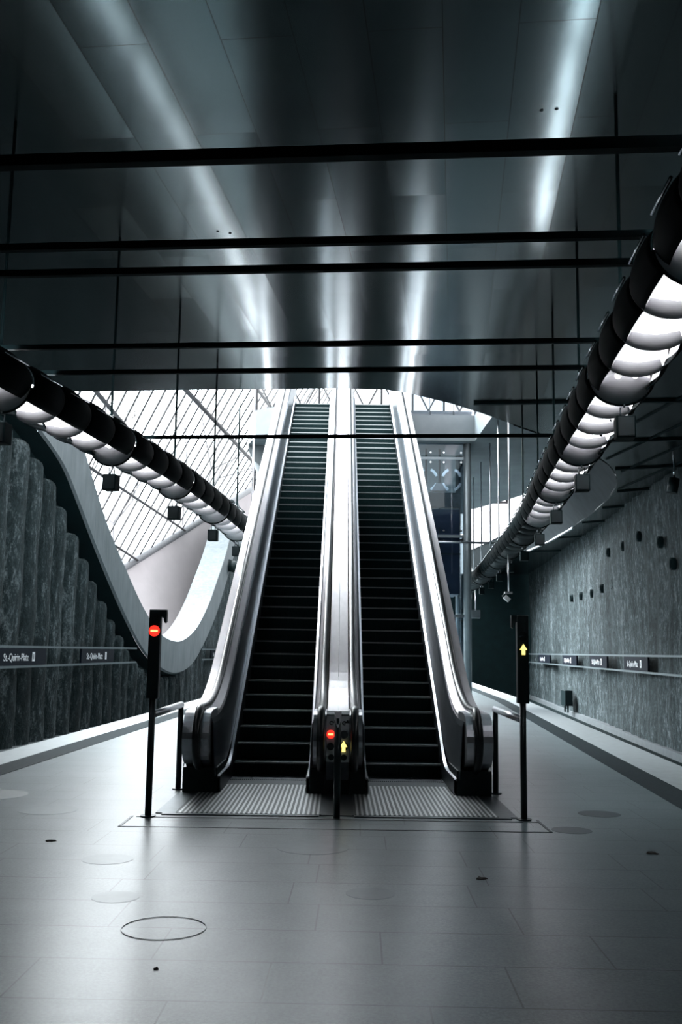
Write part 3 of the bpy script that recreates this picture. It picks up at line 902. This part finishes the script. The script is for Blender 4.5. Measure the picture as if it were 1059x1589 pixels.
# cross bars carrying the chains
BARS = [(5.13, .07), (6.33, .052), (6.8, .05), (8.58, .045), (9.42, .045), (12.46, .045)]
for i, (y, th) in enumerate(BARS):
    y *= 1.044
    xl = lerp_tab([(v, u) for u, v in left_pts], y) - .35; xr = lerp_tab([(v, u) for u, v in right_pts], y) + .3
    m = MB(); m.box((xl, y - .088 * xl - .0, 4.49 - th / 2), (xr, y + th, 4.49 + th / 2))
    for v in m.bm.verts:
        back = v.co.y > y + th * .5 and abs(v.co.y - (y + th)) < 1e-6
        v.co.y = y - .088 * v.co.x + (th if back else 0)
    tag(m.build('cross_bar', 'barblack'), 'thin black bar spanning between the lamp chains, %s counted from the top of the picture' % ORD[i], 'bar', 'black bars between the lamp chains')

# ---------------------------------------------------------------- wall rails and station signs
def text_mesh(s, size):
    c = bpy.data.curves.new('lettering', 'FONT'); c.body = s; c.size = size; c.extrude = .004; c.align_y = 'CENTER'
    o = bpy.data.objects.new('lettering', c); COL.objects.link(o)
    bpy.context.view_layer.update()
    me = bpy.data.meshes.new_from_object(o.evaluated_get(bpy.context.evaluated_depsgraph_get()))
    bpy.data.objects.remove(o)
    me.materials.clear(); me.materials.append(M['signtext'])
    return me
TXT = text_mesh('St.-Quirin-Platz', .27); NUM = text_mesh('1', .2)
for side, X, s in (('left', XL, 1), ('right', XR, -1)):
    for zz_, w in ((1.64, 'upper'), (1.13, 'lower')):
        m = MB(); segs = [(-8, 37.4), (49.8, 64)] if side == 'left' else [(-8, 64)]
        for a, c in segs:
            m.box((-.035, a, -.03), (.035, c, .03))
        for v in m.bm.verts:
            v.co.x += X(v.co.y) + s * .3; v.co.z += zz_
        o = m.build('wall_rail', simple('rail_grey', (.11, .14, .15), .5, .3, .1, 5) if 'rail_grey' not in bpy.data.materials else bpy.data.materials['rail_grey'])
        tag(o, '%s long metal rail along the rough %s wall beside the station signs' % (w, side), 'rail', 'wall rails')
def sign(side, y0, y1, label):
    X, s = (XL, 1) if side == 'left' else (XR, -1)
    L = y1 - y0; yc = (y0 + y1) / 2
    rz = -math.atan(.06) + PI / 2 if side == 'left' else -math.atan(.08) - PI / 2
    e = empty('station_sign', (X(yc) + s * .31, yc, 1.385), label, 'sign', 'station name signs')
    e.rotation_euler = (0, 0, rz)            # local x runs along the reading direction, -y faces the platform
    m = MB(); m.box((-L / 2, -.03, -.215), (L / 2, .03, .215)); m.build('panel', 'signplate', e)
    t = bpy.data.objects.new('lettering', TXT); COL.objects.link(t); t.parent = e
    t.rotation_euler = (PI / 2, 0, 0)
    w = max(v.co.x for v in TXT.vertices)
    x0 = -L / 2 + .5 if side == 'left' else -L / 2 + L * .14
    t.location = (x0, -.035, -.02); t.scale = (min(1., L * .52 / w), 1, 1)
    tw = min(1., L * .52 / w) * w
    q = MB(); q.box((x0 + tw + .28, -.036, -.12), (x0 + tw + .46, -.028, .12)); bd = q.build('exit_badge', 'signtext', e)
    n = bpy.data.objects.new('number', NUM); COL.objects.link(n); n.parent = bd; n.rotation_euler = (PI / 2, 0, 0)
    n.location = (x0 + tw + .32, -.040, -.01)
    n.data = NUM2
NUM2 = NUM.copy(); NUM2.materials.clear(); NUM2.materials.append(M['signplate'])
sign('left', 24.3, 27.8, 'station name sign on the left wall cut by the picture edge')
sign('left', 30.9, 34.4, 'station name sign on the left wall just before the concrete rim')
sign('left', 52.2, 56.0, 'distant station name sign on the left wall beside the escalator')
sign('right', 30.3, 33.8, 'station name sign on the right wall closest to the camera')
sign('right', 36.9, 40.6, 'station name sign on the right wall, second from the camera')
sign('right', 44.0, 48.3, 'station name sign on the right wall, third from the camera')
sign('right', 53.0, 58.0, 'dim station name sign on the right wall, farthest and beside the signal post')

# ---------------------------------------------------------------- lift shaft
LX0, LX1, LY0, LY1, LZ = 2.08, 3.84, 30.0, 32.0, 9.0
e = empty('lift_shaft', (2.96, 31, 0), 'tall glass lift shaft with round steel columns behind the right escalator', 'lift')
for x in (LX0, LX1):
    for y in (LY0, LY1):
        m = MB(); m.tube([(x - 2.96, y - 31, 0), (x - 2.96, y - 31, LZ - .12)], .125, 20); m.build('column', simple('shaft_grey', (.30, .34, .36), .35, .5, .08, 6) if 'shaft_grey' not in bpy.data.materials else bpy.data.materials['shaft_grey'], e)
m = MB()
for lo, hi in (((LX0 - .14, LY0 - .14, LZ - .3), (LX1 + .14, LY0 + .14, LZ)), ((LX0 - .14, LY1 - .14, LZ - .3), (LX1 + .14, LY1 + .14, LZ)), ((LX1 - .14, LY0 + .14, LZ - .3), (LX1 + .14, LY1 - .14, LZ)), ((LX0 - .14, LY0 + .14, LZ - .3), (LX0 + .14, LY1 - .14, LZ))):
    m.box((lo[0] - 2.96, lo[1] - 31, lo[2]), (hi[0] - 2.96, hi[1] - 31, hi[2]))
m.build('head_beam', 'frame_white', e)
lv = [0.3, 2.75, 5.15, 7.55, 8.65]
for i, z in enumerate(lv[:-1]):
    z1 = lv[i + 1]
    m = MB(); m.box((-.75, -1.16, z + .06), (.75, -1.14, z1 - .06)); m.build('glass_pane', 'glass', e)
    m = MB(); m.box((.84, -.85, z + .06), (.86, .85, z1 - .06)); m.build('glass_pane', 'glass', e)
    m = MB(); m.box((-.8, -1.06, z1 - .05), (.8, -.98, z1 + .03)); m.build('cross_rail', bpy.data.materials['shaft_grey'], e)
    for x in (-.68, .68, -.25, .15):
        for zz_ in (z1 - .16, z1 + .14):
            if zz_ > 8.7: continue
            q = MB(); q.disc((x, -1.19, zz_), .028, 12, 'y', .05); q.build('glass_fitting', 'chrome', e)
for x in (-.30, .12):
    m = MB(); m.box((x - .03, -.2, 0), (x + .03, -.12, 8.6)); m.build('guide_rail', 'darksteel', e)
m = MB(); m.box((-.6, -.85, 3.4), (.68, .8, 6.0), None, .03); car = m.build('lift_car', 'liftblue', e)
m = MB(); m.box((-.62, -.875, 4.6), (.7, -.85, 4.64)); m.box((.04, -.878, 3.5), (.07, -.85, 5.4)); m.build('door_seam', 'darksteel', car)
for x in (-.32, .42):
    m = MB()
    for a0 in range(4):
        rows = []
        for i in range(7):
            a = math.radians(a0 * 90 + 20 + 50 * i / 6)
            rows.append([(x + .33 * math.cos(a), -.9, 6.9 + .36 * math.sin(a)), (x + .25 * math.cos(a), -.9, 6.9 + .28 * math.sin(a))])
        m.grid(rows, False)
    m.build('sheave', 'chrome', e, .03)
m = MB(); m.prism([(-.20, 6.55), (.26, 6.55), (.12, 6.78), (-.06, 6.78)], 1, -.95, -.7); m.build('crosshead', 'baffle', e)
m = MB(); m.box((-.6, -.9, 6.05), (.68, -.6, 6.5)); m.build('car_top', 'darksteel', e)
# two vertical pipes inside lower part
for x in (.12, .35):
    m = MB(); m.tube([(x, .3, 0.0), (x, .3, 3.2)], .07, 12); m.build('hydraulic_pipe', bpy.data.materials['shaft_grey'], e)
# railing on the upper floor beside the lift
e = empty('upper_railing', (3.0, 29.72, 8.8), 'glass railing with small clamps on the upper floor above the lift', 'railing')
for i in range(4):
    m = MB(); x0 = -1.0 + .72 * i; m.box((x0, -.01, .08), (x0 + .68, .01, 1.05)); m.build('glass_panel', 'glass', e)
    q = MB(); q.box((x0 + .655, -.03, .0), (x0 + .705, .03, .16)); q.box((x0 + .67, -.02, .16), (x0 + .69, .02, 1.05)); q.build('clamp_post', 'darksteel', e)
m = MB(); m.tube([(-1.0, 0, 1.08), (1.9, 0, 1.08)], .025, 8); m.build('top_rail', 'steel', e)
# thin horizontal rail passing the lift and the rods
m = MB(); m.tube([(2.0, 29.75, 4.95), (4.75, 29.95, 4.95)], .035, 10); m.tube([(3.98, 29.88, 4.95), (3.98, 30.0, 4.95)], .03, 8)
tag(m.build('tie_rail', 'steel'), 'thin steel rail crossing the lift shaft at mid height', 'rail')

# cameras and small hanging things
def cctv(x, y, z, zt, label):
    e = empty('security_camera', (x, y, z), label, 'camera')
    m = MB(); m.tube([(0, 0, .1), (0, 0, zt - z)], .018, 8); m.build('drop_pole', 'steel', e)
    m = MB(); m.box((-.1, -.05, .08), (.08, .05, .13)); m.build('mount_plate', 'frame_white', e)
    mt = Matrix.Translation((0, 0, 0)) @ Matrix.Rotation(math.radians(40), 4, 'Y')
    m = MB(); m.box((-.09, -.05, -.1), (.06, .05, .0), mt, .01); m.build('camera_body', 'baffle', e)
    m = MB(); m.tube([mt @ Vector((-.09, 0, -.05)), mt @ Vector((-.14, 0, -.05))], .035, 12); m.build('lens', 'blackmetal', e)
cctv(3.95, 23.3, 2.95, 3.95, 'small pale camera on a thin drop pole above the right platform')
e = empty('junction_box', (4.80, 35.25, 3.0), 'small grey box on a thin rod beside the lift column', 'box')
m = MB(); m.box((-.16, -.1, -.14), (.16, .1, .14), None, .015); m.build('housing', bpy.data.materials['shaft_grey'], e)
m = MB(); m.tube([(0, 0, .14), (0, 0, .86)], .02, 8); m.build('drop_rod', 'steel', e)
e = empty('wall_spotlight', (9.02, 26.8, 6.35), 'dark spotlight under the ceiling by the right wall', 'spotlight')
m = MB(); m.tube([(0, 0, -.3), (.08, 0, .1)], .15, 14); m.build('housing', 'blackmetal', e)
m = MB(); m.tube([(.08, 0, .1), (.1, 0, .5)], .03, 8); m.build('bracket', 'chrome', e)
e = empty('wall_speaker', (XL(57.5) + .5, 57.5, 6.2), 'dark drum-shaped speaker high on the pale wall left of the escalator', 'speaker')
m = MB(); m.tube([(-.35, 0, .3), (.25, -.3, .1)], .34, 16); m.build('drum', 'blackmetal', e)
m = MB(); m.box((-.6, -.06, -.1), (-.1, .06, .25)); m.build('bracket', 'darksteel', e)
e = empty('track_cabinet', (XR(46.5) - .45, 46.5, -.98), 'small dark cabinet with legs on the ledge of the right wall', 'cabinet')
m = MB(); m.box((-.15, -.45, .3), (.2, .45, 1.0), None, .02); m.build('body', 'blackmetal', e)
for dy in (-.3, .3):
    m = MB(); m.box((-.03, dy - .05, 0), (.03, dy + .05, .3)); m.build('leg', 'blackmetal', e)

# floor discs and leaves
DISC = [(-2.95, 10.5, .30, 'disc2', 'large pale round patch in the floor near the left picture edge'),
        (-3.9, 11.5, .42, 'disc', 'dark round patch in the floor at the left picture edge'),
        (2.75, 10.75, .22, 'disc', 'dark round patch in the floor right of the signal post, the farther of two'),
        (2.23, 9.75, .19, 'disc', 'dark round patch in the floor right of the signal post, the nearer of two'),
        (.24, 7.15, .17, 'disc2', 'round grey patch in the floor straight in front of the slim post'),
        (-.2, 8.75, .31, 'disc2', 'large faint round patch in the floor just before the landing plates'),
        (-1.8, 8.15, .2, 'disc2', 'faint round patch in the floor left of the middle, farther one'),
        (-1.47, 6.95, .16, 'disc2', 'faint round patch in the floor left of the middle, nearer one')]
for x, y, r, mt, lab in DISC:
    m = MB(); m.disc((x, y, 0), r, 40, 'z', .0015); tag(m.build('floor_disc', mt), lab, 'floor disc', 'round discs in the floor')
m = MB(); rr = []
for R in (.247, .253):
    rr.append([(-1.02 + R * math.cos(2 * PI * k / 48), 6.22 + R * 1.0 * math.sin(2 * PI * k / 48), .003) for k in range(48)])
m.grid(rr, False, True); tag(m.build('floor_ring', 'disc2', solid=.003), 'thin dark ring outlined on the floor in the left foreground', 'floor ring')
for i, (x, y, r, lab) in enumerate([(1.07, 7.65, .04, 'dark dry leaf on the floor in front of the right landing plate'), (2.66, 8.7, .05, 'dark dry leaf on the floor by the right picture edge'), (-2.45, 8.85, .035, 'tiny dark leaf on the floor in the left foreground'), (-.93, 5.45, .012, 'tiny dark crumb on the floor just below the ring')]):
    random.seed(i + 20); m = MB()
    top = [(x + r * (1 + .5 * random.uniform(-1, 1)) * math.cos(2 * PI * k / 11), y + r * (1 + .5 * random.uniform(-1, 1)) * math.sin(2 * PI * k / 11)) for k in range(11)]
    R0 = [(a, c, .001) for a, c in top]; R1 = [(x + (a - x) * .8, y + (c - y) * .8, .005 + .006 * random.random()) for a, c in top]
    m.grid([R0, R1], True, True); m.poly(R1); tag(m.build('dry_leaf', 'leaf'), lab, 'leaf', 'leaves on the floor')

# ---------------------------------------------------------------- sky, camera, view
w = bpy.data.worlds.new('overcast_sky'); S.world = w; w.use_nodes = True
t = w.node_tree; bg = t.nodes['Background']
tc = t.nodes.new('ShaderNodeTexCoord'); sp = t.nodes.new('ShaderNodeSeparateXYZ'); t.links.new(tc.outputs['Generated'], sp.inputs[0])
el = math_node(t, 'MAXIMUM', sp.outputs[2], 0.0)
bg.inputs[0].default_value = (.90, .97, 1.0, 1)
sky_ = math_node(t, 'ADD', math_node(t, 'MULTIPLY', el, 2.0), 1.0)      # overcast: zenith three times the horizon
dp = t.nodes.new('ShaderNodeVectorMath'); dp.operation = 'DOT_PRODUCT'; t.links.new(tc.outputs['Generated'], dp.inputs[0])
dp.inputs[1].default_value = Vector((-.62, .48, .60)).normalized()
glow = math_node(t, 'POWER', math_node(t, 'MAXIMUM', dp.outputs['Value'], 0.0), 7.0)   # brighter cloud where the sun stands behind it
t.links.new(math_node(t, 'MULTIPLY', math_node(t, 'ADD', sky_, math_node(t, 'MULTIPLY', glow, GLOW)), SKY), bg.inputs[1])

cam = bpy.data.cameras.new('camera'); co = bpy.data.objects.new('camera', cam); COL.objects.link(co)
cam.sensor_fit = 'VERTICAL'; cam.sensor_height = 36; cam.sensor_width = 24; cam.lens = 35
p_, roll = math.radians(7.95), .0145
fw = Vector((0, math.cos(p_), math.sin(p_))); up0 = Vector((0, -math.sin(p_), math.cos(p_))); rt0 = Vector((1, 0, 0))
c_, s_ = math.cos(roll), math.sin(roll)
rt = rt0 * c_ + up0 * s_; up = up0 * c_ - rt0 * s_
mw = Matrix((( rt.x, up.x, -fw.x, 0), (rt.y, up.y, -fw.y, 0), (rt.z, up.z, -fw.z, 1.65), (0, 0, 0, 1)))
co.matrix_world = mw
cam.clip_start = .05; cam.clip_end = 500
S.camera = co
S.view_settings.view_transform = 'Standard'; S.view_settings.look = 'None'
S.view_settings.exposure = 0.0; S.view_settings.gamma = 1.0
S.view_settings.use_curve_mapping = False
S.cycles.use_denoising = True
S.cycles.max_bounces = 10; S.cycles.transparent_max_bounces = 16; S.cycles.sample_clamp_indirect = 6.0
S.cycles.caustics_reflective = False; S.cycles.caustics_refractive = False
